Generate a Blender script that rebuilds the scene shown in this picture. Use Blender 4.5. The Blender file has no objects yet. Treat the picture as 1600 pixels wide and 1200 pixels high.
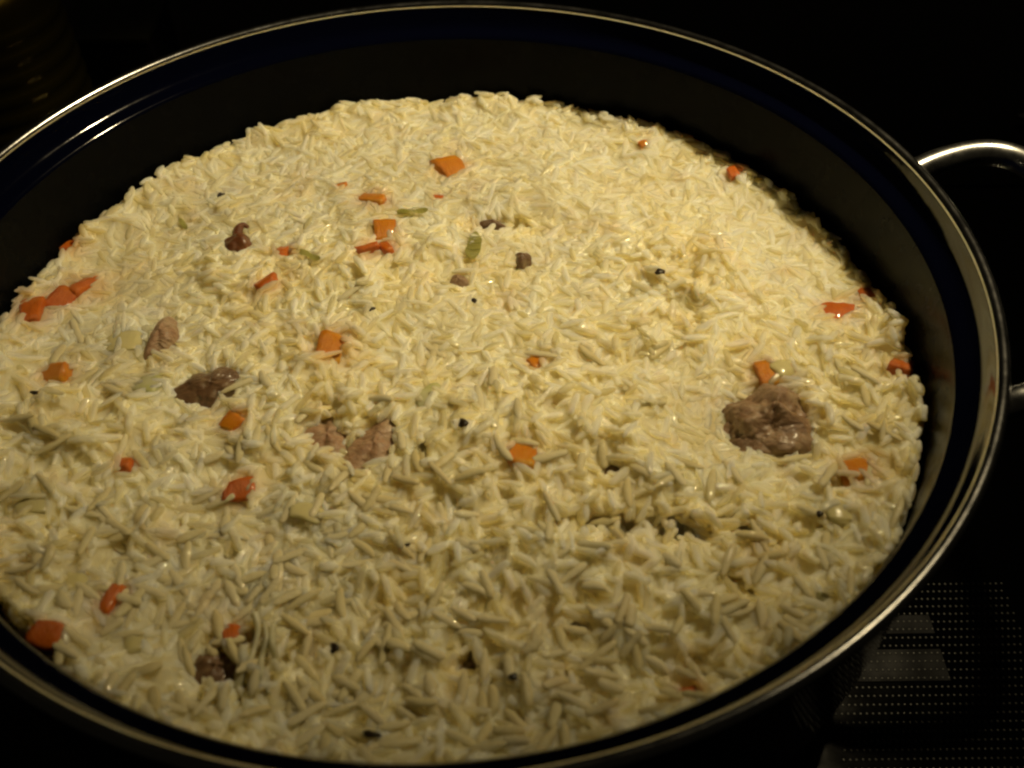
import bpy, bmesh, math, random
import numpy as np
from mathutils import Vector, Matrix, noise as mnoise

rng = np.random.default_rng(7)
random.seed(7)
SC = bpy.context.scene
COL = SC.collection

# ------------------------------------------------------------------ camera
RIM_Z = 0.130                      # top of the pot above the stove
EL, ROLL, DIST, F = math.radians(46.9), math.radians(-0.64), 0.253, 1510.0
_fw = np.array([0.0, math.cos(EL), -math.sin(EL)])
_rt = np.array([1.0, 0.0, 0.0])
_up = np.cross(_rt, _fw)
_r = math.cos(ROLL) * _rt + math.sin(ROLL) * _up
_u = -math.sin(ROLL) * _rt + math.cos(ROLL) * _up
CAM = np.array([0.0212, -0.0559, RIM_Z]) - DIST * _fw
cd = bpy.data.cameras.new("camera")
cam = bpy.data.objects.new("camera", cd)
COL.objects.link(cam)
cd.sensor_width = 36.0
cd.lens = F / 1600.0 * 36.0
cd.clip_start, cd.clip_end = 0.005, 50
cam.matrix_world = Matrix(((_r[0], _u[0], -_fw[0], CAM[0]), (_r[1], _u[1], -_fw[1], CAM[1]),
                           (_r[2], _u[2], -_fw[2], CAM[2]), (0, 0, 0, 1)))
cd.dof.use_dof = True
cd.dof.focus_distance = 0.345
cd.dof.aperture_fstop = 13.0
SC.camera = cam


def at(x, y, z):
    """the point of the level z that the photograph shows at (x, y)"""
    d = _fw + _r * (x - 800) / F - _u * (y - 600) / F
    return CAM + d * (z - CAM[2]) / d[2]


# ------------------------------------------------------------------ light
world = bpy.data.worlds.new("World")
SC.world = world
world.use_nodes = True
bg = world.node_tree.nodes["Background"]
bg.inputs[0].default_value = (1.0, 0.82, 0.5, 1)
bg.inputs[1].default_value = 0.004

ld = bpy.data.lights.new("stove_lamp", 'SPOT')
ld.energy = 11.6
ld.color = (1.0, 0.81, 0.46)
ld.shadow_soft_size = 0.013
ld.spot_size = math.radians(47.5)
ld.spot_blend = 1.0
lamp = bpy.data.objects.new("stove_lamp", ld)
COL.objects.link(lamp)
LAMP_POS = Vector((0.29, 0.18, 0.64))
LAMP_AIM = Vector((0.03, 0.09, 0.095))
lamp.location = LAMP_POS
lamp.rotation_euler = (LAMP_AIM - LAMP_POS).to_track_quat('-Z', 'Y').to_euler()

SC.view_settings.view_transform = 'Standard'
SC.view_settings.look = 'None'
SC.view_settings.gamma = 1
SC.view_settings.exposure = 0
SC.view_settings.use_curve_mapping = False
SC.render.engine = 'CYCLES'
SC.cycles.use_denoising = True
SC.cycles.use_adaptive_sampling = True
SC.cycles.adaptive_threshold = 0.02
SC.cycles.max_bounces = 5
SC.cycles.diffuse_bounces = 3
SC.cycles.filter_width = 2.3
SC.cycles.caustics_reflective = False
SC.cycles.caustics_refractive = False


# ------------------------------------------------------------------ helpers
def tag(o, label=None, cat=None, group=None, kind=None):
    if label: o["label"] = label
    if cat: o["category"] = cat
    if group: o["group"] = group
    if kind: o["kind"] = kind
    return o


def empty(name, loc=(0, 0, 0)):
    o = bpy.data.objects.new(name, None)
    o.empty_display_size = 0.02
    o.location = loc
    COL.objects.link(o)
    return o


def link(name, me, mat, parent=None):
    o = bpy.data.objects.new(name, me)
    COL.objects.link(o)
    if mat and not me.materials: me.materials.append(mat)
    if parent:
        o.parent = parent
        o.matrix_parent_inverse = Matrix.Translation(parent.location).inverted()
    return o


def smooth(me):
    me.polygons.foreach_set("use_smooth", [True] * len(me.polygons))
    me.update()


def from_bm(name, bm, mat, parent=None, smo=True):
    me = bpy.data.meshes.new(name)
    bm.normal_update()
    bm.to_mesh(me)
    bm.free()
    if smo: smooth(me)
    return link(name, me, mat, parent)


def lathe(name, prof, mat, parent=None, seg=192, center=(0, 0), closed=False, wob=0.0):
    """prof: list of (r, z)"""
    vs, fs = [], []
    n = len(prof)
    for k in range(seg):
        a = 2 * math.pi * k / seg
        for (r, z) in prof:
            rr = r
            vs.append((center[0] + rr * math.cos(a), center[1] + rr * math.sin(a), z))
    for k in range(seg):
        k2 = (k + 1) % seg
        for j in range(n if closed else n - 1):
            j2 = (j + 1) % n
            fs.append((k * n + j, k2 * n + j, k2 * n + j2, k * n + j2))
    me = bpy.data.meshes.new(name)
    me.from_pydata(vs, [], fs)
    bm = bmesh.new(); bm.from_mesh(me)
    bmesh.ops.remove_doubles(bm, verts=bm.verts, dist=1e-7)
    bmesh.ops.recalc_face_normals(bm, faces=bm.faces)
    bm.to_mesh(me); bm.free()
    smooth(me)
    return link(name, me, mat, parent)


def tube(name, pts, rad, mat, parent=None, seg=14, sub=8):
    """round bar along a Catmull-Rom curve"""
    P = [Vector(p) for p in pts]
    Q = []
    for i in range(len(P) - 1):
        p0, p1, p2, p3 = P[max(i - 1, 0)], P[i], P[i + 1], P[min(i + 2, len(P) - 1)]
        for k in range(sub):
            t = k / sub
            Q.append(0.5 * ((2 * p1) + (p2 - p0) * t + (2 * p0 - 5 * p1 + 4 * p2 - p3) * t * t + (3 * p1 - p0 - 3 * p2 + p3) * t ** 3))
    Q.append(P[-1])
    rads = rad if callable(rad) else (lambda t: rad)
    vs, fs = [], []
    ref = Vector((0, 0, 1))
    for i, q in enumerate(Q):
        t = (Q[min(i + 1, len(Q) - 1)] - Q[max(i - 1, 0)]).normalized()
        a = t.cross(ref)
        if a.length < 1e-3: a = t.cross(Vector((0, 1, 0)))
        a.normalize(); b = t.cross(a)
        rr = rads(i / (len(Q) - 1))
        for k in range(seg):
            an = 2 * math.pi * k / seg
            vs.append(q + (a * math.cos(an) + b * math.sin(an)) * rr)
    for i in range(len(Q) - 1):
        for k in range(seg):
            k2 = (k + 1) % seg
            fs.append((i * seg + k, i * seg + k2, (i + 1) * seg + k2, (i + 1) * seg + k))
    fs.append(tuple(range(seg))[::-1]); fs.append(tuple((len(Q) - 1) * seg + k for k in range(seg)))
    me = bpy.data.meshes.new(name)
    me.from_pydata(vs, [], fs)
    smooth(me)
    return link(name, me, mat, parent)


# ------------------------------------------------------------------ materials
class NT:
    def __init__(self, name):
        self.m = bpy.data.materials.new(name)
        self.m.use_nodes = True
        self.t = self.m.node_tree
        self.b = self.t.nodes["Principled BSDF"]

    def n(self, typ, **kw):
        nd = self.t.nodes.new(typ)
        for k, v in kw.items():
            if k.startswith("i_"):
                nd.inputs[k[2:]].default_value = v
            else:
                setattr(nd, k, v)
        return nd

    def l(self, a, b): self.t.links.new(a, b)

    def s(self, **kw):
        for k, v in kw.items():
            self.b.inputs[k.replace("_", " ")].default_value = v
        return self

    def noise(self, scale, detail=3, rough=0.55, vec=None):
        nd = self.n("ShaderNodeTexNoise")
        nd.inputs["Scale"].default_value = scale
        nd.inputs["Detail"].default_value = detail
        nd.inputs["Roughness"].default_value = rough
        if vec is not None: self.l(vec, nd.inputs["Vector"])
        return nd.outputs["Fac"]

    def ramp(self, fac, stops):
        nd = self.n("ShaderNodeValToRGB")
        e = nd.color_ramp.elements
        while len(e) < len(stops): e.new(0.5)
        for i, (p, c) in enumerate(stops):
            e[i].position = p
            e[i].color = (*c, 1) if len(c) == 3 else c
        self.l(fac, nd.inputs[0])
        return nd.outputs[0]

    def mix(self, fac, a, b, mode='MIX'):
        nd = self.n("ShaderNodeMix", data_type='RGBA', blend_type=mode)
        for sock, v in ((nd.inputs[0], fac), (nd.inputs[6], a), (nd.inputs[7], b)):
            if isinstance(v, (int, float)): sock.default_value = v
            elif isinstance(v, tuple): sock.default_value = (*v, 1)
            else: self.l(v, sock)
        return nd.outputs[2]

    def bump(self, h, strength, dist=0.001):
        nd = self.n("ShaderNodeBump")
        nd.inputs["Strength"].default_value = strength
        nd.inputs["Distance"].default_value = dist
        self.l(h, nd.inputs["Height"])
        self.l(nd.outputs[0], self.b.inputs["Normal"])
        return nd

    def world_pos(self):
        return self.n("ShaderNodeNewGeometry").outputs["Position"]

    def obj_pos(self):
        return self.n("ShaderNodeTexCoord").outputs["Object"]


def m_rice(name, sss):
    w = NT(name)
    pos = w.world_pos()
    t0 = w.n("ShaderNodeAttribute", attribute_name="tint").outputs["Fac"]
    ma = w.n("ShaderNodeMath", operation='MULTIPLY_ADD')
    w.l(w.noise(260, 3, 0.6, pos), ma.inputs[0]); ma.inputs[1].default_value = 0.8; w.l(t0, ma.inputs[2])
    t1 = ma.outputs[0]
    base = w.ramp(t1, [(0.40, (0.70, 0.63, 0.34)), (0.70, (0.84, 0.79, 0.56)), (0.92, (0.89, 0.87, 0.69)), (1.0, (0.92, 0.905, 0.78))])
    patch = w.ramp(w.noise(42, 3, 0.6, pos), [(0.42, (0, 0, 0)), (0.72, (1, 1, 1))])
    col = w.mix(patch, base, (0.70, 0.58, 0.26), 'MIX')
    mx = w.mix(0.45, base, col)
    warm = w.ramp(w.noise(75, 2, 0.5, pos), [(0.55, (0, 0, 0)), (0.8, (1, 1, 1))])
    mx2 = w.mix(warm, mx, w.mix(0.4, mx, (0.80, 0.62, 0.42)))
    st_ = w.n("ShaderNodeAttribute", attribute_name="stain").outputs["Fac"]
    mx2 = w.mix(st_, mx2, (0.84, 0.52, 0.24))
    w.l(mx2, w.b.inputs["Base Color"])
    if sss < 0.002: mx2 = w.mix(1.0, mx2, (1.08, 0.99, 0.74), 'MULTIPLY')
    w.l(mx2, w.b.inputs["Base Color"])
    rg = w.ramp(w.noise(160, 2, 0.5, pos), [(0.35, (0.42,) * 3), (0.7, (0.6,) * 3)])
    w.l(rg, w.b.inputs["Roughness"])
    w.s(Subsurface_Weight=1.0, Subsurface_Radius=(1.0, 0.82, 0.46), Subsurface_Scale=sss, Coat_Weight=0.8, Coat_Roughness=0.03, IOR=1.38)
    w.bump(w.noise(1000, 4, 0.7, pos), 0.5, 0.0006)
    b2 = w.n("ShaderNodeBump")       # thin film of broth: small glints
    b2.inputs["Strength"].default_value = 0.5; b2.inputs["Distance"].default_value = 0.0004
    w.l(w.noise(500, 3, 0.6, pos), b2.inputs["Height"])
    w.l(b2.outputs[0], w.b.inputs["Coat Normal"])
    wet = w.n("ShaderNodeAttribute", attribute_name="wet").outputs["Fac"]
    wm = w.n("ShaderNodeMath", operation='MULTIPLY')
    w.l(w.ramp(w.noise(110, 3, 0.6, pos), [(0.32, (0.1,) * 3), (0.52, (1, 1, 1))]), wm.inputs[0]); w.l(wet, wm.inputs[1])
    w.l(wm.outputs[0], w.b.inputs["Coat Weight"])
    w.b.subsurface_method = 'BURLEY'
    if sss < 0.002:        # a single grain: light passes through it
        w.s(Subsurface_Weight=0.85, Subsurface_Radius=(1.0, 0.97, 0.88), Subsurface_Scale=0.0011)
        tr = w.n("ShaderNodeBsdfTranslucent"); w.l(mx2, tr.inputs["Color"])
        mxs = w.n("ShaderNodeMixShader"); mxs.inputs[0].default_value = 0.04
        w.l(w.b.outputs[0], mxs.inputs[1]); w.l(tr.outputs[0], mxs.inputs[2])
        w.l(mxs.outputs[0], w.t.nodes["Material Output"].inputs["Surface"])
    return w.m


def m_carrot(name, c0, c1, core=None):
    w = NT(name)
    pos = w.obj_pos()
    c = w.ramp(w.noise(170, 3, 0.6, pos), [(0.3, c0), (0.7, c1)])
    if core: c = w.mix(w.ramp(w.noise(90, 1, 0.5, pos), [(0.5, (0, 0, 0)), (0.62, (1, 1, 1))]), c, core)
    w.l(c, w.b.inputs["Base Color"])
    w.s(Roughness=0.34, Subsurface_Weight=0.4, Subsurface_Radius=(1.0, 0.4, 0.1), Subsurface_Scale=0.0016, Coat_Weight=0.6, Coat_Roughness=0.09)
    mp = w.n("ShaderNodeMapping"); mp.inputs["Scale"].default_value = (1, 0.2, 0.6)
    w.l(pos, mp.inputs["Vector"])
    w.bump(w.noise(1300, 4, 0.7, mp.outputs[0]), 0.9, 0.0008)
    return w.m


def m_meat(name, c0, c1, c2, rough=0.42, coat=0.2):
    w = NT(name)
    pos = w.obj_pos()
    mp = w.n("ShaderNodeMapping")
    mp.inputs["Scale"].default_value = (0.25, 1.0, 1.0)
    mp.inputs["Rotation"].default_value = (0.2, 0.3, 0.9)
    w.l(pos, mp.inputs["Vector"])
    fib = w.noise(900, 4, 0.65, mp.outputs[0])
    big = w.noise(160, 3, 0.6, pos)
    c = w.ramp(big, [(0.3, c0), (0.5, c1), (0.72, c2)])
    c = w.mix(w.ramp(fib, [(0.3, (0.55,) * 3), (0.7, (1.1,) * 3)]), (0, 0, 0), c, 'MIX') if False else w.mix(0.45, c, w.mix(1.0, c, w.ramp(fib, [(0.3, (0.35, 0.3, 0.25)), (0.7, (1, 1, 1))]), 'MULTIPLY'))
    w.l(c, w.b.inputs["Base Color"])
    w.s(Roughness=rough, Subsurface_Weight=0.25, Subsurface_Radius=(1.0, 0.45, 0.25), Subsurface_Scale=0.0015, Coat_Weight=coat, Coat_Roughness=0.18)
    w.bump(fib, 0.6, 0.0012)
    return w.m


def m_onion(name, c, green=None):
    w = NT(name)
    pos = w.obj_pos()
    mp = w.n("ShaderNodeMapping")
    mp.inputs["Scale"].default_value = (1, 0.15, 1)
    w.l(pos, mp.inputs["Vector"])
    f = w.noise(700, 2, 0.5, mp.outputs[0])
    cc = w.ramp(f, [(0.3, tuple(x * 0.93 for x in c)), (0.7, c)])
    if green: cc = w.mix(w.ramp(w.noise(220, 2, 0.5, pos), [(0.45, (0, 0, 0)), (0.65, (1, 1, 1))]), cc, green)
    w.l(cc, w.b.inputs["Base Color"])
    w.s(Roughness=0.22, Subsurface_Weight=0.5, Subsurface_Radius=(1, 0.9, 0.4), Subsurface_Scale=0.003, IOR=1.36, Coat_Weight=0.3)
    w.bump(f, 0.12, 0.0004)
    return w.m


def m_leaf(name, c0, c1):
    w = NT(name)
    c = w.ramp(w.noise(400, 3, 0.6, w.obj_pos()), [(0.3, c0), (0.7, c1)])
    w.l(c, w.b.inputs["Base Color"])
    w.s(Roughness=0.3)
    return w.m


def m_steel(name, rough, col=(0.60, 0.60, 0.60)):
    w = NT(name)
    pos = w.world_pos()
    w.s(Base_Color=(*col, 1), Metallic=1.0)
    r = w.ramp(w.noise(140, 4, 0.65, pos), [(0.3, (rough * 0.75,) * 3), (0.75, (rough * 1.35,) * 3)])
    w.l(r, w.b.inputs["Roughness"])
    w.bump(w.noise(1800, 2, 0.5, pos), 0.06, 0.0004)
    return w.m


def m_enamel(name, col, rough, bumpy=0.03, spots=False, spec=0.5):
    w = NT(name)
    pos = w.world_pos()
    w.s(Base_Color=(*col, 1), IOR=1.5, Specular_IOR_Level=spec)
    r = w.ramp(w.noise(60, 4, 0.6, pos), [(0.35, (rough * 0.8,) * 3), (0.75, (rough * 1.5,) * 3)])
    w.l(r, w.b.inputs["Roughness"])
    if spots:   # starchy dried film left on the wall
        f = w.ramp(w.noise(55, 5, 0.7, pos), [(0.5, col), (0.8, tuple(c + 0.012 for c in col))])
        w.l(f, w.b.inputs["Base Color"])
    w.bump(w.noise(220, 3, 0.5, pos), bumpy, 0.001)
    return w.m


M = {
    'rice': m_rice("cooked_rice", 0.0068),
    'grain': m_rice("cooked_rice_grain", 0.0007),
    'carrot': m_carrot("carrot_orange", (0.80, 0.25, 0.005), (0.90, 0.34, 0.010), (0.90, 0.42, 0.02)),
    'carrot_red': m_carrot("carrot_red_orange", (0.70, 0.14, 0.007), (0.85, 0.22, 0.013)),
    'meat_dark': m_meat("fried_meat", (0.11, 0.035, 0.012), (0.25, 0.085, 0.03), (0.36, 0.15, 0.05), 0.3, 0.5),
    'meat_grey': m_meat("boiled_meat", (0.30, 0.175, 0.095), (0.48, 0.31, 0.18), (0.62, 0.46, 0.29), 0.4, 0.2),
    'meat_pink': m_meat("pale_meat", (0.46, 0.25, 0.13), (0.62, 0.39, 0.23), (0.68, 0.50, 0.31), 0.4, 0.15),
    'meat_brown': m_meat("brown_meat", (0.15, 0.075, 0.035), (0.28, 0.16, 0.08), (0.46, 0.34, 0.19), 0.3, 0.5),
    'onion': m_onion("onion_yellow", (0.86, 0.74, 0.36)),
    'onion_green': m_onion("celery_green", (0.78, 0.73, 0.40), (0.66, 0.64, 0.26)),
    'strand': m_onion("onion_strand", (0.80, 0.74, 0.48)),
    'leaf': m_leaf("celery_leaf", (0.56, 0.53, 0.12), (0.70, 0.66, 0.24)),
    'vein': m_leaf("leaf_vein", (0.25, 0.25, 0.05), (0.35, 0.34, 0.07)),
    'speck': m_leaf("burnt_speck", (0.010, 0.007, 0.003), (0.05, 0.03, 0.012)),
    'steel': m_steel("rim_steel", 0.20, (0.50, 0.50, 0.50)),
    'steel_bright': m_steel("handle_steel", 0.28),
    'ledge': m_enamel("navy_enamel", (0.0012, 0.0018, 0.0095), 0.07),
    'wall': m_enamel("dark_enamel", (0.0025, 0.003, 0.004), 0.24, 0.05, False, 0.05),
    'outer': m_enamel("navy_enamel_outside", (0.004, 0.006, 0.045), 0.08),
    'glass': m_enamel("black_ceramic_glass", (0.0012, 0.0012, 0.0012), 0.06, 0.0),
    'print': m_enamel("reflection_grey", (0.011, 0.011, 0.012), 0.45, 0.0, False, 0.12),  # flat grey in place of the hood mirrored in the glass
    'dots': m_steel("reflection_dot_grey", 0.42, (0.16, 0.16, 0.15)),  # for the domes that imitate the mirrored hood filter
    'trim': m_enamel("trim_line", (0.02, 0.025, 0.03), 0.3, 0.0),
    'box': m_enamel("dark_box", (0.008, 0.007, 0.0035), 0.5, 0.3),
    'box_edge': m_enamel("box_edge", (0.03, 0.03, 0.010), 0.4, 0.2),
}


def m_jar():
    w = NT("olive_glass")
    w.s(Specular_Tint=(0.9, 0.62, 0.10, 1), Base_Color=(0.03, 0.024, 0.003, 1), Roughness=0.34, Transmission_Weight=0.3, IOR=1.48)
    w.bump(w.noise(90, 2, 0.5, w.obj_pos()), 0.2, 0.002)
    return w.m


M['jar'] = m_jar()

# ------------------------------------------------------------------ stove top
stove = empty("stovetop")
tag(stove, kind="structure")
bm = bmesh.new()
bmesh.ops.create_cube(bm, size=1, matrix=Matrix.Translation((0, 0.1, -0.006)) @ Matrix.Diagonal((1.6, 1.4, 0.012, 1)))
from_bm("glass_plate", bm, M['glass'], stove, False)


def flat(name, x0, x1, y0, y1, z, h, mat, parent, rot=0.0):
    bm = bmesh.new()
    bmesh.ops.create_cube(bm, size=1, matrix=Matrix.Translation(((x0 + x1) / 2, (y0 + y1) / 2, z + h / 2)) @ Matrix.Rotation(rot, 4, 'Z') @ Matrix.Diagonal((x1 - x0, y1 - y0, h, 1)))
    bmesh.ops.bevel(bm, geom=bm.edges[:], offset=min(h, x1 - x0, y1 - y0) * 0.3, segments=1, affect='EDGES')
    return from_bm(name, bm, mat, parent, False)


flat("painted_reflection", 0.100, 0.1715, -0.0770, -0.0650, 0.0, 0.0004, M['print'], stove)  # thin grey slabs imitating the hood's reflection in the glass
flat("painted_reflection", 0.110, 0.1715, -0.0590, -0.0515, 0.0, 0.0004, M['print'], stove)  # also imitates the hood's reflection in the glass
flat("seam_line", 0.10, 0.60, 0.2095, 0.2107, 0.0, 0.0012, M['trim'], stove, -0.01)
# hood filter's dotted reflection in the glass, modelled as small domes
dv, df = [], []
for i in range(36):
    for j in range(24):
        cx = 0.128 + i * 0.0021 + (0.00105 if j % 2 else 0)
        cy = -0.110 + j * 0.0031
        if math.hypot(cx, cy) < 0.1: continue
        rr, hh = 0.00055, 0.00026
        z0 = 0.0004 if (-0.0775 < cy < -0.0645 or -0.0595 < cy < -0.051) and cx < 0.1720 else 0.0
        b0 = len(dv)
        for (q, z) in ((1.0, 0), (0.78, 0.55), (0.4, 0.9)):
            for k in range(8):
                a = k * math.pi / 4
                dv.append((cx + rr * q * math.cos(a), cy + rr * q * math.sin(a), z0 + hh * z))
        dv.append((cx, cy, z0 + hh))
        for ring in range(2):
            for k in range(8):
                k2 = (k + 1) % 8
                df.append((b0 + ring * 8 + k, b0 + ring * 8 + k2, b0 + ring * 8 + 8 + k2, b0 + ring * 8 + 8 + k))
        for k in range(8):
            df.append((b0 + 16 + k, b0 + 16 + (k + 1) % 8, b0 + 24))
me = bpy.data.meshes.new("reflection_dots")
me.from_pydata(dv, [], df); smooth(me)
tag(link("reflection_dots", me, M['dots'], stove), kind="stuff")

# ------------------------------------------------------------------ the pot
R, LR, WR = 0.160, 0.1509, 0.1505     # rim, ledge edge, wall
LZ = RIM_Z - 0.0099
pot = empty("cooking_pot")
tag(pot, "large round dark navy enamel pot with steel rim, filled with rice", "pot")
rt_ = 0.0017
lathe("rim", [(R + rt_ * 1.05 * math.cos(a), RIM_Z + rt_ * math.sin(a)) for a in [k * math.pi / 8 for k in range(16)]], M['steel'], pot, 256, closed=True)
lathe("ledge", [(R - 0.0016, RIM_Z - 0.0005), (R - 0.0022, RIM_Z - 0.0025), (R - 0.0030, RIM_Z - 0.0055), (R - 0.0040, RIM_Z - 0.0074), (R - 0.0056, RIM_Z - 0.0086),
                (LR + 0.0014, LZ + 0.0006), (LR + 0.0005, LZ + 0.0001), (LR, LZ - 0.0008)], M['ledge'], pot, 256)
lathe("inner_wall", [(LR, LZ - 0.0008), (WR, LZ - 0.004), (WR - 0.001, 0.06), (WR - 0.003, 0.02), (WR - 0.012, 0.008), (0.0001, 0.006)], M['wall'], pot, 256)
lathe("outer_wall", [(R - 0.0005, RIM_Z - 0.0015), (R - 0.0010, RIM_Z - 0.006), (R - 0.002, RIM_Z - 0.011), (R - 0.0025, 0.06), (R - 0.005, 0.02), (R - 0.014, 0.004), (R - 0.02, 0.0015), (0.0001, 0.0015)], M['outer'], pot, 256)
tube("handle", [(0.146, 0.0530, 0.104), (0.1530, 0.0555, 0.108), (0.1625, 0.0590, 0.1135), (0.176, 0.0640, 0.1165), (0.190, 0.0660, 0.1180), (0.2005, 0.0610, 0.1185), (0.2065, 0.048, 0.1185), (0.2095, 0.028, 0.118),
                (0.2105, 0.008, 0.118), (0.2085, -0.016, 0.118), (0.203, -0.034, 0.118), (0.193, -0.0430, 0.1175), (0.178, -0.0465, 0.1160), (0.164, -0.0480, 0.113), (0.154, -0.0485, 0.108), (0.146, -0.0485, 0.104)],
     0.0045, M['steel_bright'], pot, 18, 8)

# ------------------------------------------------------------------ rice level and its hollows
ZR = RIM_Z - 0.0370
G = 0.0005
NG = 624
HALF = NG * G / 2


def vnoise(cell, seed):
    """smooth noise in -1..1 on the height grid, cell in metres"""
    r = np.random.default_rng(seed)
    n = int(2 * HALF / cell) + 5
    a = r.uniform(-1, 1, (n, n))
    t = (np.arange(NG) * G) / cell + 1
    i = t.astype(int); f = t - i
    w = np.stack([(-f + 2 * f ** 2 - f ** 3) / 2, (2 - 5 * f ** 2 + 3 * f ** 3) / 2, (f + 4 * f ** 2 - 3 * f ** 3) / 2, (-f ** 2 + f ** 3) / 2])
    rows = sum(w[k][:, None] * a[i - 1 + k] for k in range(4))
    return sum(w[k][None, :] * rows[:, i - 1 + k] for k in range(4))


gx = (np.arange(NG) + 0.5) * G - HALF
GX, GY = np.meshgrid(gx, gx, indexing='ij')
H = ZR - 0.0060 + 0.0014 * vnoise(0.045, 1) + 0.0017 * vnoise(0.024, 2) + 0.0005 * vnoise(0.011, 3)
H += 0.0015 + 0.0040 * np.clip((np.hypot(GX, GY) - 0.132) / 0.016, 0, 1)
ROUGH = np.clip(0.5 + 0.6 * vnoise(0.04, 9) + (-GY - 0.03) * 4.0, 0.05, 0.8)   # loose grains near the front, mushy at the back left


def level(x, y):
    i = min(max(int((x + HALF) / G), 0), NG - 1); j = min(max(int((y + HALF) / G), 0), NG - 1)
    return float(H[i, j])


def pit(px, py, wpx, hpx, depth, rot=0.0, p=2.4):
    """a hollow in the rice"""
    global H
    c = at(px, py, ZR - 0.003)
    s = F / float((c - CAM) @ _fw)
    a, b = wpx / 2 / s, hpx / 2 / s / 0.80
    dx, dy = GX - c[0], GY - c[1]
    u = dx * math.cos(rot) + dy * math.sin(rot); v = -dx * math.sin(rot) + dy * math.cos(rot)
    d = (np.abs(u / a) ** p + np.abs(v / b) ** p) ** (1 / p)
    H = H - depth * np.clip((1.25 - d) / 0.5, 0, 1)
    return c, a, b, rot


KEEP = []     # (x, y, a, b, rot): where no grain may lie


def swell(px, py, wpx, hpx, h, rot=0.0):
    global H
    c = at(px, py, ZR)
    s = F / float((c - CAM) @ _fw)
    a, b = wpx / 2 / s, hpx / 2 / s / 0.75
    dx, dy = GX - c[0], GY - c[1]
    u = dx * math.cos(rot) + dy * math.sin(rot); v = -dx * math.sin(rot) + dy * math.cos(rot)
    H = H + h * np.exp(-((u / a) ** 2 + (v / b) ** 2) * 1.2)


swell(900, 885, 520, 80, 0.0065, -0.1)       # the ridge in front of the hollow
swell(930, 610, 420, 240, 0.0030)
swell(810, 302, 180, 50, 0.0075)
swell(640, 900, 900, 120, -0.0018)
swell(650, 1030, 700, 160, -0.0015)
swell(1000, 430, 380, 90, 0.0015)
SMALL = []
c, a, b, ro = pit(1010, 832, 290, 46, 0.0080, 0.05)
HOLLOW = [(c[0], c[1], a, b, ro)]
c, a, b, ro = pit(780, 352, 110, 30, 0.0065, 0.0)
HOLLOW.append((c[0], c[1], a, b, ro))
c, a, b, ro = pit(385, 1030, 150, 90, 0.0025, 0.3)
HOLLOW.append((c[0], c[1], a, b, ro))

# ------------------------------------------------------------------ meat


def blob(name, c, a, b, h, rot, mat, seed, lobes=1.0, sub=6, freq=220, amp=0.3):
    bm = bmesh.new()
    bmesh.ops.create_icosphere(bm, subdivisions=sub, radius=1)
    off = Vector((seed * 13.1, seed * 7.7, seed * 3.3))
    sz = Vector((a, b, h))
    for v in bm.verts:
        n = v.co.copy()
        p = Vector((n.x * a, n.y * b, n.z * h))
        k = 1 + amp * mnoise.noise(p * freq + off) + amp * 0.28 * mnoise.noise(p * freq * 2.6 + off) + amp * 0.06 * mnoise.noise(p * freq * 6 + off)
        k += lobes * 0.10 * math.sin(3 * math.atan2(n.y, n.x) + seed)
        if sub > 3:
            wp = 0.0016 * mnoise.noise(p * 260 + off)
            fy = p.y - p.x * 0.7 + wp
            k += 0.045 * (1 - abs(mnoise.noise(Vector((p.x * 55 + p.y * 35, fy * 620, p.z * 260)) + off)) * 2) + 0.022 * (1 - abs(mnoise.noise(Vector((p.x * 70, fy * 1500, p.z * 300)) - off)) * 2) + 0.012 * mnoise.noise(p * 1500 + off)
        v.co = Vector((n.x * a, n.y * b, n.z * h)) * k
    o = from_bm(name, bm, mat)
    o.location = c
    o.rotation_euler = (0, 0, rot)
    return o


def meat(px, py, w, h, mat, label, depth, th, rot=0.0, seed=1, proud=0.0, keep=0.62, **kw):
    c, a, b, _ = pit(px, py, w * 0.9, h * 0.9, depth, rot)
    z = ZR - depth + proud + 0.0022
    o = blob("meat_piece", (c[0], c[1], z - th * 0.5), a * 1.22, b * 1.22, th, rot, mat, seed, **kw)
    tag(o, label, "meat", "meat pieces in the rice")
    KEEP.append((c[0], c[1], a * keep, b * keep, rot))
    return o


meat(1203, 662, 122, 104, M['meat_grey'], "large fibrous grey-brown meat chunk in a hollow near the pot's right side", 0.0085, 0.0105, -0.45, 3, 0.0055, 0.66, freq=150, amp=0.26)
meat(512, 682, 66, 78, M['meat_pink'], "tan meat piece, left lobe in the hollow left of centre", 0.0070, 0.005, 0.2, 5, 0.0010, freq=150, amp=0.2)
meat(585, 700, 70, 100, M['meat_pink'], "pinkish tan meat strip slanting on the right of the central hollow", 0.0065, 0.005, -0.55, 8, 0.0014, freq=140, amp=0.22)
meat(332, 602, 112, 56, M['meat_brown'], "glossy brown meat piece in the hollow above the small orange carrot", 0.0070, 0.005, 0.15, 11, 0.0012, freq=170, amp=0.25)
meat(254, 530, 36, 66, M['meat_pink'], "narrow pink meat sliver beside the yellow onion at the left", 0.0050, 0.004, -0.2, 14, 0.0016, freq=150, amp=0.2)
meat(957, 748, 40, 34, M['meat_grey'], "small grey-brown meat tip poking out right of the central orange carrot", 0.0055, 0.004, 0.5, 17, 0.0014, freq=200)
meat(338, 1038, 80, 52, M['meat_brown'], "dark brown meat in the hole near the pot's front left", 0.0085, 0.005, 0.2, 20, 0.0006, freq=160)
meat(768, 348, 44, 16, M['meat_brown'], "brown meat deep under the rice lump below the topmost carrot", 0.0070, 0.004, 0.0, 23, 0.0002, freq=180)
meat(817, 405, 22, 24, M['meat_brown'], "tiny brown meat bit right of the green leaf", 0.0055, 0.003, 0.0, 26, 0.0010, freq=250)
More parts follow.
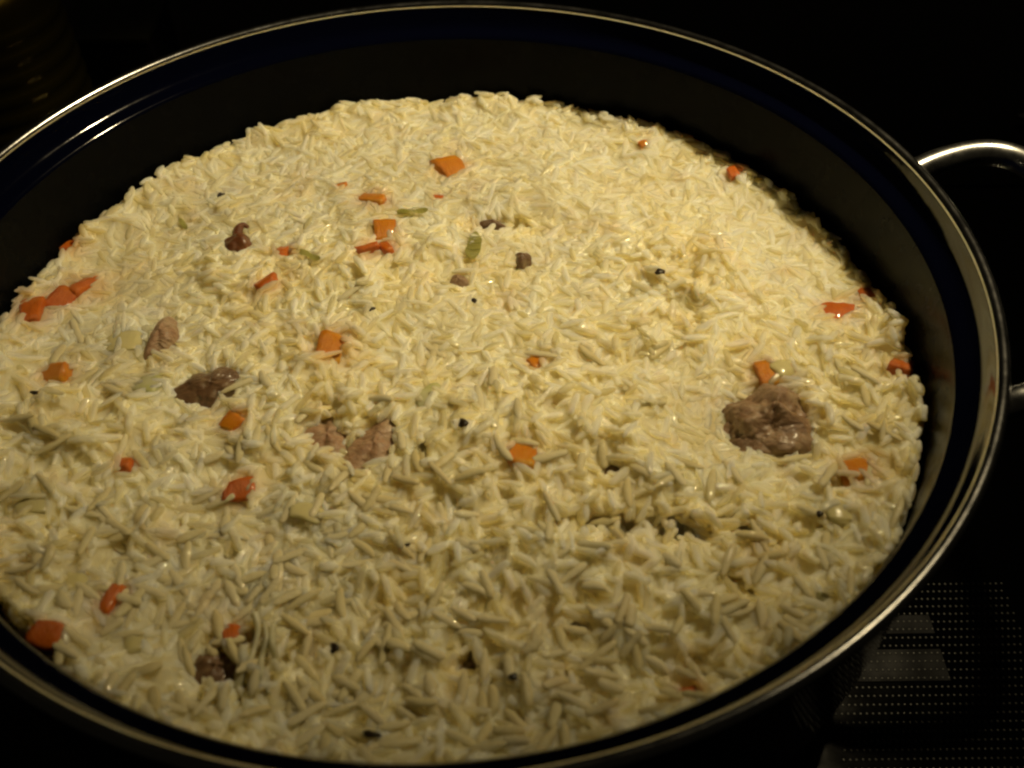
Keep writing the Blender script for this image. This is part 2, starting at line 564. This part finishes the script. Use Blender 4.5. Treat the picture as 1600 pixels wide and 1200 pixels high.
meat(715, 442, 26, 20, M['meat_grey'], "tiny grey-brown meat bit below the green leaf", 0.0055, 0.003, 0.4, 29, 0.0010, freq=250)
meat(740, 1038, 40, 28, M['meat_grey'], "grey meat bit deep between loose grains at the front", 0.0075, 0.003, 0.4, 31, 0.0006, freq=200)


for k in range(46):      # odd gaps between clumps, most of them in the looser front half
    qx, qy = rng.uniform(60, 1400), rng.uniform(300, 1150)
    if rng.uniform() > 0.35 + 0.65 * (qy > 800): continue
    c, a, b, ro = pit(qx, qy, rng.uniform(22, 50), rng.uniform(14, 30), 0.0045, rng.uniform(0, 3))
    if math.hypot(c[0], c[1]) < 0.135: SMALL.append((c[0], c[1], a * 0.8, b * 0.8, ro))
HB0 = H.copy()     # the rice with every hollow, before the loose grains

# ------------------------------------------------------------------ rice grains: dropped one by one on the height grid
SEG, RNG = 8, 9
UU = np.array([-1, -0.93, -0.76, -0.48, -0.16, 0.16, 0.48, 0.76, 0.93, 1.0])


def grain_shape(r, blunt):
    """unit grain: x in -1..1, radius 1"""
    e = r.uniform(1.9, 2.9) if not blunt else 6.0
    us = UU[1:-1]
    asym = r.uniform(-0.12, 0.12)
    rad = np.power(1 - np.abs(us) ** e, 0.5) * (1 + asym * us) * (1 + r.normal(0, 0.07, len(us)))
    bend, bz = r.normal(0, 0.20), r.normal(0, 0.10)
    cy = bend * (us ** 2 - 0.4); cz = bz * (us ** 2 - 0.4)
    fl = r.uniform(0.78, 0.95)
    v = [(-1 + 0.02, bend * 0.6, bz * 0.6)]
    for k, u in enumerate(us):
        for s in range(SEG):
            a = 2 * math.pi * s / SEG
            q = rad[k] * (1 + r.normal(0, 0.04))
            v.append((u, cy[k] + q * math.cos(a), cz[k] + q * fl * math.sin(a)))
    v.append((1 - 0.02, bend * 0.6, bz * 0.6))
    return np.array(v)


def grain_faces():
    f = []
    nr = len(UU) - 2
    for s in range(SEG):
        f.append((0, 1 + (s + 1) % SEG, 1 + s))
    for k in range(nr - 1):
        for s in range(SEG):
            a, b = 1 + k * SEG + s, 1 + k * SEG + (s + 1) % SEG
            c, d = b + SEG, a + SEG
            f.append((a, b, c)); f.append((a, c, d))
    last = 1 + nr * SEG
    for s in range(SEG):
        f.append((last, 1 + (nr - 1) * SEG + s, 1 + (nr - 1) * SEG + (s + 1) % SEG))
    return np.array(f, dtype=np.int32)


NV = 24
VAR = [grain_shape(rng, k % 5 == 4) for k in range(NV)]
GF = grain_faces()
SS = np.linspace(-0.92, 0.92, 9)
GR = []          # [variant, x, y, z, yaw, slope, roll, halflen, rad, tint]
WALL = WR - 0.0012


def kept(x, y, k, lst):
    for (cx, cy, a, b, ro) in lst:
        dx, dy = x - cx, y - cy
        if abs(dx) > 0.03 or abs(dy) > 0.03: continue
        u = dx * math.cos(ro) + dy * math.sin(ro); v = -dx * math.sin(ro) + dy * math.cos(ro)
        if (u / (a * k)) ** 2 + (v / (b * k)) ** 2 < 1: return True
    return False


def stamp(x, y, z, yaw, m, hl, rad):
    ext = hl + rad
    i0, i1 = max(int((x - ext + HALF) / G), 0), min(int((x + ext + HALF) / G) + 1, NG)
    j0, j1 = max(int((y - ext + HALF) / G), 0), min(int((y + ext + HALF) / G) + 1, NG)
    dx = gx[i0:i1, None] - x; dy = gx[None, j0:j1] - y
    c, s = math.cos(yaw), math.sin(yaw)
    u = dx * c + dy * s; v = -dx * s + dy * c
    un = np.clip(np.abs(u / hl), 0, 1)
    rr = rad * rad * (1 - un ** 2.2) - v * v
    top = np.where(rr > 0, z + m * u + np.sqrt(np.maximum(rr, 0)), -1)
    np.maximum(H[i0:i1, j0:j1], top, out=H[i0:i1, j0:j1])


def drop(x, y, tilt=0.0, sink=0.4, keepk=1.0, hl=None, lst=None, yaw=None):
    rough = float(ROUGH[min(max(int((x + HALF) / G), 0), NG - 1), min(max(int((y + HALF) / G), 0), NG - 1)])
    if hl is None:
        hl = min(max(rng.normal(0.0041, 0.0009), 0.0020), 0.0062)
    rad = min(max(rng.normal(0.00124, 0.00014), 0.0009), 0.0016)
    if yaw is None: yaw = rng.uniform(0, 2 * math.pi)
    c, s = math.cos(yaw), math.sin(yaw)
    ex, ey = x + c * hl, y + s * hl
    fx, fy = x - c * hl, y - s * hl
    if ex * ex + ey * ey > WALL ** 2 or fx * fx + fy * fy > WALL ** 2: return False
    L = KEEP if lst is None else lst
    if L and (kept(x, y, keepk, L) or kept((x + ex) / 2, (y + ey) / 2, keepk * 0.9, L) or kept((x + fx) / 2, (y + fy) / 2, keepk * 0.9, L)): return False
    si = SS * hl
    hi = H[((x + c * si + HALF) / G).astype(int), ((y + s * si + HALF) / G).astype(int)]
    best, m = -1, 0.0
    for a in range(4):
        for b in range(5, 9):
            z0 = hi[a] + (hi[b] - hi[a]) * (0 - si[a]) / (si[b] - si[a])
            if z0 > best: best, m = z0, (hi[b] - hi[a]) / (si[b] - si[a])
    m = max(min(0.7 * m + tilt, 0.7), -0.7)
    z = float(np.sort(hi - m * si)[-3]) + rad * (1 - sink * 2 * (1.45 - rough * 0.75))
    tint = min(max(rng.normal(0.50, 0.26), 0), 1)
    GR.append([rng.integers(NV), x, y, z, yaw, m, rng.uniform(0, 6.28), hl, rad, tint])
    stamp(x, y, z, yaw, m, hl, rad)
    return True


def scatter(n, tilt_sd, sink, keepk):
    k = 0
    while k < n:
        r = WALL * math.sqrt(rng.uniform()); a = rng.uniform(0, 2 * math.pi)
        k += 1
        drop(r * math.cos(a), r * math.sin(a), rng.normal(0, tilt_sd), sink, keepk)


scatter(6600, 0.03, 0.55, 1.0)
scatter(3400, 0.05, 0.5, 1.0)
for k in range(900):       # packed along the wall
    a = rng.uniform(0, 2 * math.pi); r = WALL - 0.0005 - abs(rng.normal(0, 0.004))
    drop(r * math.cos(a), r * math.sin(a), rng.normal(0, 0.1), 0.4, 1.0, rng.uniform(0.002, 0.004), None, a + math.pi / 2 + rng.normal(0, 0.25))

# ------------------------------------------------------------------ carrots, onion, leaf: laid in before the last grains
TOP = []
STAIN = []
LUMPS = []


def lump(name, px, py, w, h, th, mat, label, cat, group=None, rot=0.0, sink=0.5, tilt=(0, 0), soft=0.22, jit=0.10, keep=0.98, seed=0, shape=None, dz=0.0):
    c = at(px, py, ZR)
    z = max(level(c[0], c[1]), ZR - 0.012)
    c = at(px, py, z + th * (0.75 - sink) + 0.0008)
    s = F / float((c - CAM) @ _fw)
    a, b = w / 2 / s, h / 2 / s / 0.80
    r = random.Random(seed + int(px) * 7 + int(py))
    bm = bmesh.new()
    bmesh.ops.create_cube(bm, size=2)
    bmesh.ops.subdivide_edges(bm, edges=bm.edges[:], cuts=5, use_grid_fill=True)
    off = Vector((r.uniform(-50, 50), r.uniform(-50, 50), r.uniform(-50, 50)))
    tap = r.uniform(-0.18, 0.18); sh = r.uniform(-0.2, 0.2)
    for v in bm.verts:
        n = v.co.normalized() * 1.25
        q = v.co.lerp(n, soft)
        q = Vector((q.x * (1 + tap * q.y) + sh * q.y * 0.5, q.y * (1 - tap * q.x * 0.6), q.z))
        q *= 1 + jit * (mnoise.noise(q * 0.9 + off) + 0.5 * mnoise.noise(q * 2.2 + off) + 0.3 * mnoise.noise(q * 5 + off))
        if shape: q = shape(q)
        v.co = Vector((q.x * a, q.y * b, q.z * th / 2))
    o = from_bm(name, bm, mat)
    o.location = (c[0], c[1], z + th / 2 * (1 - 2 * sink) + 0.0004 + dz)
    o.rotation_euler = (tilt[0], tilt[1], rot)
    tag(o, label, cat, group)
    LUMPS.append((o, o.location.z + th / 2))
    TOP.append((c[0], c[1], a * keep, b * keep, rot))
    # the piece lifts the height grid so that later grains rest on it
    dx, dy = GX - c[0], GY - c[1]
    u = dx * math.cos(rot) + dy * math.sin(rot); v = -dx * math.sin(rot) + dy * math.cos(rot)
    ins = (np.abs(u) < a * 0.95) & (np.abs(v) < b * 0.95)
    H[ins] = np.maximum(H[ins], o.location.z + th / 2 * 0.95)
    return o


CG = "diced carrot pieces in the rice"
CO, CR = M['carrot'], M['carrot_red']


def carrot(px, py, w, h, label, mat=CO, rot=0.0, th=0.0055, sink=0.62, tilt=None, soft=0.30, keep=0.74):
    t = tilt or (random.uniform(-0.3, 0.3), random.uniform(-0.3, 0.3))
    o = lump("carrot_piece", px, py, w, h, th, mat, label, "carrot", CG, rot, sink + 0.05, t, soft, 0.15, keep)
    STAIN.append((o.location.x, o.location.y, max(o.dimensions.x, o.dimensions.y, 0.004) * 0.5))
    return o


carrot(705, 262, 42, 36, "orange carrot cube highest up at the top centre of the rice", CO, 0.5, tilt=(0.35, 0.1))
carrot(580, 311, 46, 18, "slim orange carrot sliver upper left of the two-toned carrot pair", CO, -0.4, 0.004)
carrot(533, 291, 17, 9, "tiny orange carrot crumb beside the slim carrot sliver", CO, 0.1, 0.003)
carrot(601, 359, 34, 32, "bright orange carrot cube touching a thin red strip", CO, 0.2, tilt=(0.3, 0.1))
carrot(575, 384, 34, 9, "thin red carrot strip below left of a bright orange cube", CR, 0.35, 0.003)
carrot(603, 386, 15, 26, "small red carrot wedge directly under a bright orange cube", CR, 0.4, 0.003)
carrot(442, 395, 17, 20, "small pale orange carrot bit right of the dark fried meat", CR, 0.2, 0.004, 0.7)
carrot(416, 440, 34, 15, "slanted carrot strip below right of the dark fried meat", CR, 0.6, 0.004)
carrot(104, 385, 42, 16, "flat red-orange carrot slice against the pot wall at the upper left", CR, 0.25, 0.004)
carrot(132, 447, 24, 44, "upright red carrot stick, rightmost of the three-carrot row at the left wall", CR, -0.5, 0.006, 0.5)
carrot(94, 469, 36, 40, "chunky red carrot dice in the middle of the left row of three", CR, -0.3, 0.006, 0.5)
carrot(50, 485, 32, 42, "red carrot piece at the left end of the row of three", CR, 0.2, 0.006, 0.5)
carrot(86, 581, 44, 26, "orange carrot block at the far left below the row of three", CO, -0.1, 0.005)
carrot(516, 545, 42, 46, "square orange carrot dice left of centre, its top plainly visible", CO, -0.15, 0.006, 0.5, tilt=(0.1, 0.1))
carrot(363, 660, 34, 28, "small orange carrot wedge below the glossy brown meat", CO, -0.6, 0.005)
carrot(375, 764, 48, 30, "red-orange oblong carrot dice at the lower left with a flat face", CR, 0.1, 0.006, 0.5, tilt=(0.25, 0))
carrot(193, 726, 24, 17, "small carrot crumb half buried at the lower left", CR, 0.0, 0.004, 0.7)
carrot(838, 572, 26, 22, "orange carrot corner half covered by grains near the centre", CO, 0.4, 0.005, 0.75, keep=0.6)
carrot(812, 713, 48, 38, "plump orange carrot cube right of centre front, glint on top", CO, -0.3, 0.006, 0.5)
carrot(1308, 490, 50, 32, "rounded red-orange carrot piece near the right wall", CR, -0.2, 0.005, 0.5, soft=0.5)
carrot(1356, 460, 20, 24, "small red carrot bit touching the right pot wall, above the rounded piece", CR, 0.4, 0.005)
carrot(1411, 572, 32, 30, "dark orange carrot piece pressed against the right pot wall", CR, -0.6, 0.006, 0.55)
carrot(1197, 583, 28, 38, "orange carrot wedge standing just above the large grey-brown meat", CO, 0.2, 0.007, 0.45)
carrot(1340, 735, 52, 34, "two-toned orange carrot piece below right of the large meat chunk", CO, 0.2, 0.005, 0.5, soft=0.45)
carrot(174, 936, 20, 40, "curved red carrot strip near the pot's front left", CR, -0.3, 0.005)
carrot(70, 988, 48, 34, "big dull red carrot lump by the front left pot wall", CR, -0.2, 0.006, 0.55, soft=0.5)
carrot(362, 992, 28, 22, "dull red carrot bit at the mouth of the front left hole", CR, 0.2, 0.005, 0.6)
carrot(1075, 1090, 40, 18, "reddish carrot edge half buried at the pot's front rim", CR, 0.3, 0.004, 0.7)
carrot(1146, 266, 16, 18, "tiny red carrot bit at the rice's upper right edge", CR, 0.3, 0.004, 0.6)
carrot(1006, 222, 12, 10, "smallest orange carrot fleck at the top right edge of the rice", CO, 0.3, 0.003, 0.6)
carrot(685, 311, 18, 6, "faint pinkish carrot shaving below the topmost carrot", CR, 0.1, 0.002, 0.75)

ON = "onion pieces in the rice"


def curl(q):
    return Vector((q.x, q.y, q.z + 0.7 * (q.x * q.x - 0.5) * -1))


def onion(px, py, w, h, label, mat=None, rot=0.0, th=0.0018, keep=0.28, sink=0.80):
    return lump("onion_piece", px, py, w * 0.82, h * 0.78, th, mat or M['onion'], label, "onion", ON, rot, sink, (random.uniform(-0.15, 0.15), random.uniform(-0.15, 0.15)), 0.6, 0.30, keep, 3, curl)


onion(192, 533, 62, 42, "glistening yellow onion piece left of the pink meat sliver", rot=0.1)
onion(480, 800, 66, 34, "pale yellow onion slice below right of the oblong red carrot", rot=-0.3)
onion(50, 785, 54, 40, "yellow onion patch at the far left edge of the photo", rot=0.2)
onion(112, 920, 56, 44, "yellow onion piece left of the curved red carrot strip", rot=0.2)
onion(1312, 800, 56, 36, "pale onion square below the two-toned carrot at the right", rot=-0.2)
onion(672, 622, 52, 40, "greenish celery slice right of the tan meat", M['onion_green'], 0.4)
onion(1225, 575, 46, 30, "translucent yellow onion beside the standing carrot wedge", rot=0.3)
onion(233, 600, 44, 34, "curved translucent onion bit left of the glossy brown meat", M['onion_green'], -0.3)
onion(208, 1005, 40, 34, "brownish onion bit between the front left carrots", rot=0.3)
onion(1300, 936, 50, 16, "limp yellow-green onion strip near the front right wall", M['onion_green'], -0.2)

# dark fried chunk that lies on top, with its little curled tail
c = at(374, 382, level(*at(374, 382, ZR)[:2]))
fm = empty("fried_meat", (c[0], c[1], c[2]))
tag(fm, "dark reddish-brown fried meat scrap with a curled tail at the upper left", "meat", "meat pieces in the rice")
o = blob("chunk", (c[0], c[1], c[2] + 0.0008), 0.0044, 0.0050, 0.0030, 0.3, M['meat_dark'], 41, 0.6, 4, 260, 0.35)
o.parent = fm; o.matrix_parent_inverse = Matrix.Translation(fm.location).inverted()
tube("tail", [(c[0] - 0.0008, c[1] + 0.0025, c[2] + 0.001), (c[0] - 0.0012, c[1] + 0.0062, c[2] + 0.0022), (c[0] + 0.0003, c[1] + 0.0085, c[2] + 0.0026), (c[0] + 0.0023, c[1] + 0.0078, c[2] + 0.0022)],
     lambda t: 0.0017 * (1 - t) + 0.0006, M['meat_dark'], fm, 10, 6)
LUMPS.append((fm, c[2] + 0.002))
TOP.append((c[0], c[1], 0.0044, 0.0055, 0.3))
TOP.append((c[0], c[1] + 0.006, 0.002, 0.004, 0.0))

# last grains: they rest on everything and overlap the edges of the pieces
KEEP2 = KEEP + TOP + SMALL
n0 = len(GR)
for k in range(4600):
    r = WALL * math.sqrt(rng.uniform()); a = rng.uniform(0, 2 * math.pi)
    drop(r * math.cos(a), r * math.sin(a), rng.normal(0, 0.10), 0.46, 1.02, None, KEEP2)
for k in range(340):    # a few that stand up along the wall
    a = rng.uniform(0, 2 * math.pi); r = WALL - abs(rng.normal(0.003, 0.002))
    drop(r * math.cos(a), r * math.sin(a), rng.normal(0, 0.38), 0.4, 1.0, rng.uniform(0.002, 0.0042), KEEP2, a + math.pi / 2 + rng.normal(0, 0.9))


def blur(a, n):
    for ax in (0, 1):
        c = np.cumsum(np.concatenate([np.repeat(np.take(a, [0], ax), n + 1, ax), a, np.repeat(np.take(a, [-1], ax), n, ax)], ax), ax)
        a = (np.take(c, range(2 * n + 1, c.shape[ax]), ax) - np.take(c, range(0, c.shape[ax] - 2 * n - 1), ax)) / (2 * n + 1)
    return a


# cooked rice has been pressed and steamed flat: squeeze the relief, least where the grains are loose
PM = np.zeros_like(H)
for (cx, cy, a, b, ro) in KEEP + SMALL + HOLLOW:
    dx, dy = GX - cx, GY - cy
    u = dx * math.cos(ro) + dy * math.sin(ro); v = -dx * math.sin(ro) + dy * math.cos(ro)
    PM = np.maximum(PM, np.clip((1.45 - np.sqrt((u / a) ** 2 + (v / b) ** 2)) / 0.35, 0, 1))
HS = blur(blur(blur(H, 9), 9), 7)
WLL = np.clip((np.hypot(GX, GY) - 0.138) / 0.008, 0, 1)
CF = (0.46 + 0.32 * ROUGH) * (1 - PM) + PM
CF = blur(CF, 3) * (1 - WLL) + WLL * 0.75


def gi(x, y):
    return min(max(int((x + HALF) / G), 0), NG - 1), min(max(int((y + HALF) / G), 0), NG - 1)


def press(x, y, z):
    q = gi(x, y)
    return float(HS[q] + CF[q] * (z - HS[q]))


for (o, zt) in LUMPS:
    o.location.z += press(o.location.x, o.location.y, zt) + 0.0005 - zt
for g in GR:
    q = gi(g[1], g[2])
    g.append(g[3])                       # height before pressing
RAW = [list(g) for g in GR]
for g in GR:
    q = gi(g[1], g[2])
    g[3] = press(g[1], g[2], g[3]) ; g[5] *= CF[q]
    g.append(float(CF[q]))
H0 = H
H = HS + CF * (H - HS)


# the grains that show most become parts of their own
def grain_matrix(g):
    v, x, y, z, yaw, m, ro, hl, rad, tint = g[:10]
    if len(g) > 11:     # pressed flat
        return Matrix.Translation((x, y, z)) @ Matrix.Rotation(yaw, 4, 'Z') @ Matrix.Rotation(-math.atan(m), 4, 'Y') @ Matrix.Rotation(0.0 if ro < 3.14 else math.pi, 4, 'X') @ Matrix.Diagonal((hl, rad, rad * min(1.0, g[11] * 1.1), 1))
    return Matrix.Translation((x, y, z)) @ Matrix.Rotation(yaw, 4, 'Z') @ Matrix.Rotation(-math.atan(m), 4, 'Y') @ Matrix.Rotation(ro, 4, 'X') @ Matrix.Diagonal((hl, rad, rad, 1))


score = []
for i, g in enumerate(GR):
    v, x, y, z, yaw, m, ro, hl, rad, tint = g[:10]
    si = SS * hl
    hh = H[((x + math.cos(yaw) * si + HALF) / G).astype(int), ((y + math.sin(yaw) * si + HALF) / G).astype(int)]
    top = z + m * si + rad * np.sqrt(1 - np.abs(SS) ** 2.2)
    vis = float(np.mean(hh < top + 0.0005))
    p = np.array([x, y, z]) - CAM
    zz = p @ _fw
    sx, sy = 800 + F * (p @ _r) / zz, 600 - F * (p @ _u) / zz
    if not (10 < sx < 1590 and 10 < sy < 1190): vis = 0
    # hidden behind the near ledge
    t = (LZ - CAM[2]) / (p[2])
    q = CAM + p * t
    if math.hypot(q[0], q[1]) > LR - 0.001: vis = 0
    score.append((vis ** 3) * hl * rad / zz ** 2)
order = sorted(range(len(GR)), key=lambda i: -score[i])
PARTS = set(order[:300])

rice = empty("cooked_rice", (0, 0, 0.01))
tag(rice, "pale yellow cooked long-grain rice filling the whole pot", "rice")


def fill_mesh(name, V, FC, tint, wet=None):
    me = bpy.data.meshes.new(name)
    me.vertices.add(len(V)); me.vertices.foreach_set("co", V.astype(np.float32).ravel())
    me.loops.add(len(FC) * 3); me.loops.foreach_set("vertex_index", FC.astype(np.int32).ravel())
    me.polygons.add(len(FC)); me.polygons.foreach_set("loop_start", np.arange(0, len(FC) * 3, 3, dtype=np.int32))
    me.polygons.foreach_set("use_smooth", np.ones(len(FC), dtype=bool))
    at_ = me.attributes.new("tint", 'FLOAT', 'POINT')
    at_.data.foreach_set("value", tint.astype(np.float32))
    if wet is None: wet = np.ones(len(V))
    at_ = me.attributes.new("wet", 'FLOAT', 'POINT')
    at_.data.foreach_set("value", wet.astype(np.float32))
    me.update(calc_edges=True)
    return me


VS, FS, TS = [], [], []
base = 0
for i, g in enumerate(RAW):
    if i in PARTS: continue
    mt = np.array(grain_matrix(g))
    v = VAR[g[0]] @ mt[:3, :3].T + mt[:3, 3]
    VS.append(v); FS.append(GF + base); TS.append(np.full(len(v), g[9]))
    base += len(v)
VM = [fill_mesh("rice_grain", VAR[k], GF, np.full(len(VAR[k]), 0.35 + 0.5 * (k / NV))) for k in range(NV)]
for i in order[:300]:
    o = link("rice_grain", VM[GR[i][0]], M['grain'], rice)
    o.matrix_parent_inverse = Matrix.Translation(rice.location).inverted()
    o.matrix_basis = grain_matrix(GR[i])

# packed rice under the loose top grains
st = 2
BED = blur(blur(H0, 3), 3) - 0.0010 - 0.0006 * ROUGH + 0.0005 * vnoise(0.006, 21) + 0.0003 * vnoise(0.003, 22)
BED = BED * (1 - PM) + np.minimum(HB0, BED) * PM
sub = BED[::st, ::st]
n = sub.shape[0]
xs = gx[::st]
X2, Y2 = np.meshgrid(xs, xs, indexing='ij')
rr = np.hypot(X2, Y2)
V = np.stack([X2, Y2, sub], 2).reshape(-1, 3)
out = rr.ravel() > WR - 0.0016
sc_ = np.where(out, (WR - 0.0016) / np.maximum(rr.ravel(), 1e-6), 1.0)
V[:, 0] *= sc_; V[:, 1] *= sc_
idx = np.arange(n * n).reshape(n, n)
a, b, c_, d = idx[:-1, :-1].ravel(), idx[1:, :-1].ravel(), idx[1:, 1:].ravel(), idx[:-1, 1:].ravel()
ok = ~(out[a] & out[b] & out[c_] & out[d])
FC = np.concatenate([np.stack([a, b, c_], 1)[ok], np.stack([a, c_, d], 1)[ok]])
BV = np.concatenate(VS + [V])
BF = np.concatenate(FS + [FC + base])
ii, jj = np.clip(((BV[:, 0] + HALF) / G).astype(int), 0, NG - 1), np.clip(((BV[:, 1] + HALF) / G).astype(int), 0, NG - 1)
BV[:, 2] = HS[ii, jj] + CF[ii, jj] * (BV[:, 2] - HS[ii, jj])
stain = np.zeros(len(BV))
for (cx, cy, rr_) in STAIN:     # carrot juice has coloured the rice next to each piece
    d = np.hypot(BV[:, 0] - cx, BV[:, 1] - cy) / rr_
    stain = np.maximum(stain, 0.5 * np.exp(-np.maximum(d - 0.8, 0) * 2.4))
me = fill_mesh("loose_rice", BV, BF, np.concatenate(TS + [np.full(len(V), 0.30)]), np.concatenate([np.ones(base), np.zeros(len(V))]))
sa = me.attributes.new("stain", 'FLOAT', 'POINT'); sa.data.foreach_set("value", stain.astype(np.float32))
tag(link("loose_rice", me, M['rice'], rice), kind="stuff")


# ------------------------------------------------------------------ herbs and burnt specks on top
def surf(px, py):
    c = at(px, py, ZR)
    for _ in range(4):
        c = at(px, py, level(c[0], c[1]))
    return c


def leaf(px, py, L, W, rot, mat, label, name="celery_leaf", veins=3):
    c = surf(px, py)
    s = F / float((c - CAM) @ _fw)
    L, W = L / s, W / s
    root = empty(name, (c[0], c[1], c[2]))
    bm = bmesh.new()
    n = 10
    top, bot = [], []
    for k in range(n + 1):
        t = k / n
        w = W / 2 * math.sin(math.pi * min(t * 0.9 + 0.08, 1)) ** 0.8 * (1 + 0.15 * math.sin(9 * t))
        for sgn, lst in ((1, top), (-1, bot)):
            x, y = (t - 0.5) * L, sgn * w
            X, Y = x * math.cos(rot) - y * math.sin(rot), x * math.sin(rot) + y * math.cos(rot)
            z = c[2] + 0.0016 + 0.0006 * math.sin(7 * t + sgn)
            lst.append(bm.verts.new((c[0] + X, c[1] + Y, z)))
    for k in range(n):
        bm.faces.new((top[k], bot[k], bot[k + 1], top[k + 1]))
    bmesh.ops.solidify(bm, geom=bm.faces[:], thickness=0.0004)
    bmesh.ops.recalc_face_normals(bm, faces=bm.faces)
    o = from_bm("blade", bm, mat, root, False)
    for k in range(veins):
        t = (k + 1) / (veins + 1) - 0.5
        p = [(t * L + 0.0006, -W * 0.42), (t * L, 0), (t * L + 0.0006, W * 0.42)]
        pts = []
        for (x, y) in p:
            X, Y = x * math.cos(rot) - y * math.sin(rot), x * math.sin(rot) + y * math.cos(rot)
            pts.append((c[0] + X, c[1] + Y, c[2] + 0.0024))
        tube("vein", pts, 0.00010, M['vein'], root, 6, 4)
    tag(root, label, "leaf", "green leaf scraps in the rice")


leaf(741, 388, 64, 26, 1.45, M['leaf'], "yellow-green celery leaf standing out upper centre of the rice")
leaf(645, 335, 48, 14, 0.1, M['leaf'], "thin olive leaf thread right of the slim carrot sliver", veins=1)
leaf(485, 404, 40, 14, -0.5, M['leaf'], "faint green leaf shred right of the small pale carrot bit", veins=0)
leaf(288, 355, 30, 10, -0.9, M['leaf'], "small olive leaf fleck left of the dark fried meat", veins=0)


def speck(px, py, w, h, rot, label, lift=0.0002):
    c = surf(px, py)
    s = F / float((c - CAM) @ _fw)
    o = blob("burnt_speck", (c[0], c[1], c[2] + lift), w / 2 / s, h / 2 / s / 0.8, 0.0006, rot, M['speck'], px * 0.1, 1.6, 2, 900, 0.6)
    tag(o, label, "speck", "burnt specks on the rice")


speck(724, 662, 16, 14, 0.3, "largest black burnt speck just right of the central meat hollow")
speck(345, 305, 12, 10, 0.5, "black speck above the dark fried meat")
speck(1031, 425, 17, 10, 0.1, "black-brown speck right of the upper centre")
speck(59, 614, 22, 6, 0.05, "thin black dash below the far left orange carrot")
speck(580, 483, 12, 6, 0.3, "small black speck above the square carrot dice")
speck(523, 1014, 14, 13, 0.2, "round black speck among front grains left of centre")
speck(1281, 803, 12, 12, 0.2, "grey-black speck left of the pale onion square")
speck(580, 1148, 34, 9, -0.2, "long black burnt flake near the front rim")
speck(803, 1058, 14, 9, 0.2, "black fleck between front grains right of centre")
speck(741, 470, 8, 8, 0.2, "tiny black dot below the green leaf")
speck(718, 149, 8, 18, 0.0, "black speck sticking up at the far edge of the rice")
speck(636, 852, 9, 5, 0.2, "tiny black fleck on the rice in front of the centre")

# onion strands drawn over the front left hole
for (pts, rad_, lab) in (([(399, 962), (404, 985), (396, 1020), (384, 1048), (368, 1072)], 0.0010, "thick translucent onion strand, leftmost over the front left hole"),
                         ([(414, 975), (417, 1000), (409, 1030), (408, 1052), (398, 1080)], 0.0006, "translucent onion strand in the middle of the front left hole"),
                         ([(428, 978), (426, 1005), (431, 1035), (420, 1058), (419, 1082)], 0.0007, "thin onion strand at the right of the front left hole")):
    P = []
    for k, (px, py) in enumerate(pts):
        c = surf(px, py)
        e_ = (1.2, 0.6, 0.3, 0.3, -0.6)[k] * 0.001
        P.append((c[0], c[1], max(c[2], ZR - 0.0035) + e_))
    tag(tube("onion_strand", P, lambda t, q=rad_: q * (1 + 0.3 * math.sin(5 * t + q * 9000)), M['strand'], None, 10, 6), lab, "onion", "onion strands over the hole")

# ------------------------------------------------------------------ behind the pot
jar = empty("glass_jar", (-0.246, 0.232, 0.0))
tag(jar, "dark olive ribbed glass jar at the upper left corner behind the pot", "jar")
jp = [(0.0001, 0.001), (0.038, 0.001), (0.043, 0.004)]
for k in range(40):
    z = 0.006 + k * 0.0024
    jp.append((0.0445 + 0.0010 * math.sin(k * math.pi / 2) - 0.0000 * k, z))
jp += [(0.044, 0.104), (0.040, 0.112), (0.033, 0.117), (0.031, 0.122)]
lathe("body", jp, M['jar'], jar, 96, (-0.246, 0.232))
lathe("lid", [(0.0001, 0.134), (0.033, 0.134), (0.034, 0.133), (0.034, 0.1225), (0.0001, 0.1225)], M['box'], jar, 64, (-0.246, 0.232))

bx = empty("storage_box", (-0.215, 0.315, 0.0))
tag(bx, "dark brown box with a thin olive top edge behind the pot, right of the jar", "box")
bm = bmesh.new()
bmesh.ops.create_cube(bm, size=1, matrix=Matrix.Translation((-0.215, 0.318, 0.0225)) @ Matrix.Diagonal((0.060, 0.05, 0.045, 1)))
bmesh.ops.bevel(bm, geom=bm.edges[:], offset=0.0015, segments=2, affect='EDGES')
from_bm("case", bm, M['box'], bx, False)
bm = bmesh.new()
bmesh.ops.create_cube(bm, size=1, matrix=Matrix.Translation((-0.215, 0.318, 0.0468)) @ Matrix.Diagonal((0.061, 0.051, 0.003, 1)))
bmesh.ops.bevel(bm, geom=bm.edges[:], offset=0.0008, segments=2, affect='EDGES')
from_bm("lid", bm, M['box_edge'], bx, False)

ut = tube("utensil_handle", [(0.3215, 0.2735, 0.004), (0.345, 0.273, 0.004), (0.40, 0.270, 0.004), (0.46, 0.268, 0.004)], lambda t: 0.0012 + 0.0018 * min(t * 6, 1), M['steel_bright'], None, 12, 8)
tag(ut, "thin steel utensil handle glinting behind the pot handle at the right edge", "utensil")
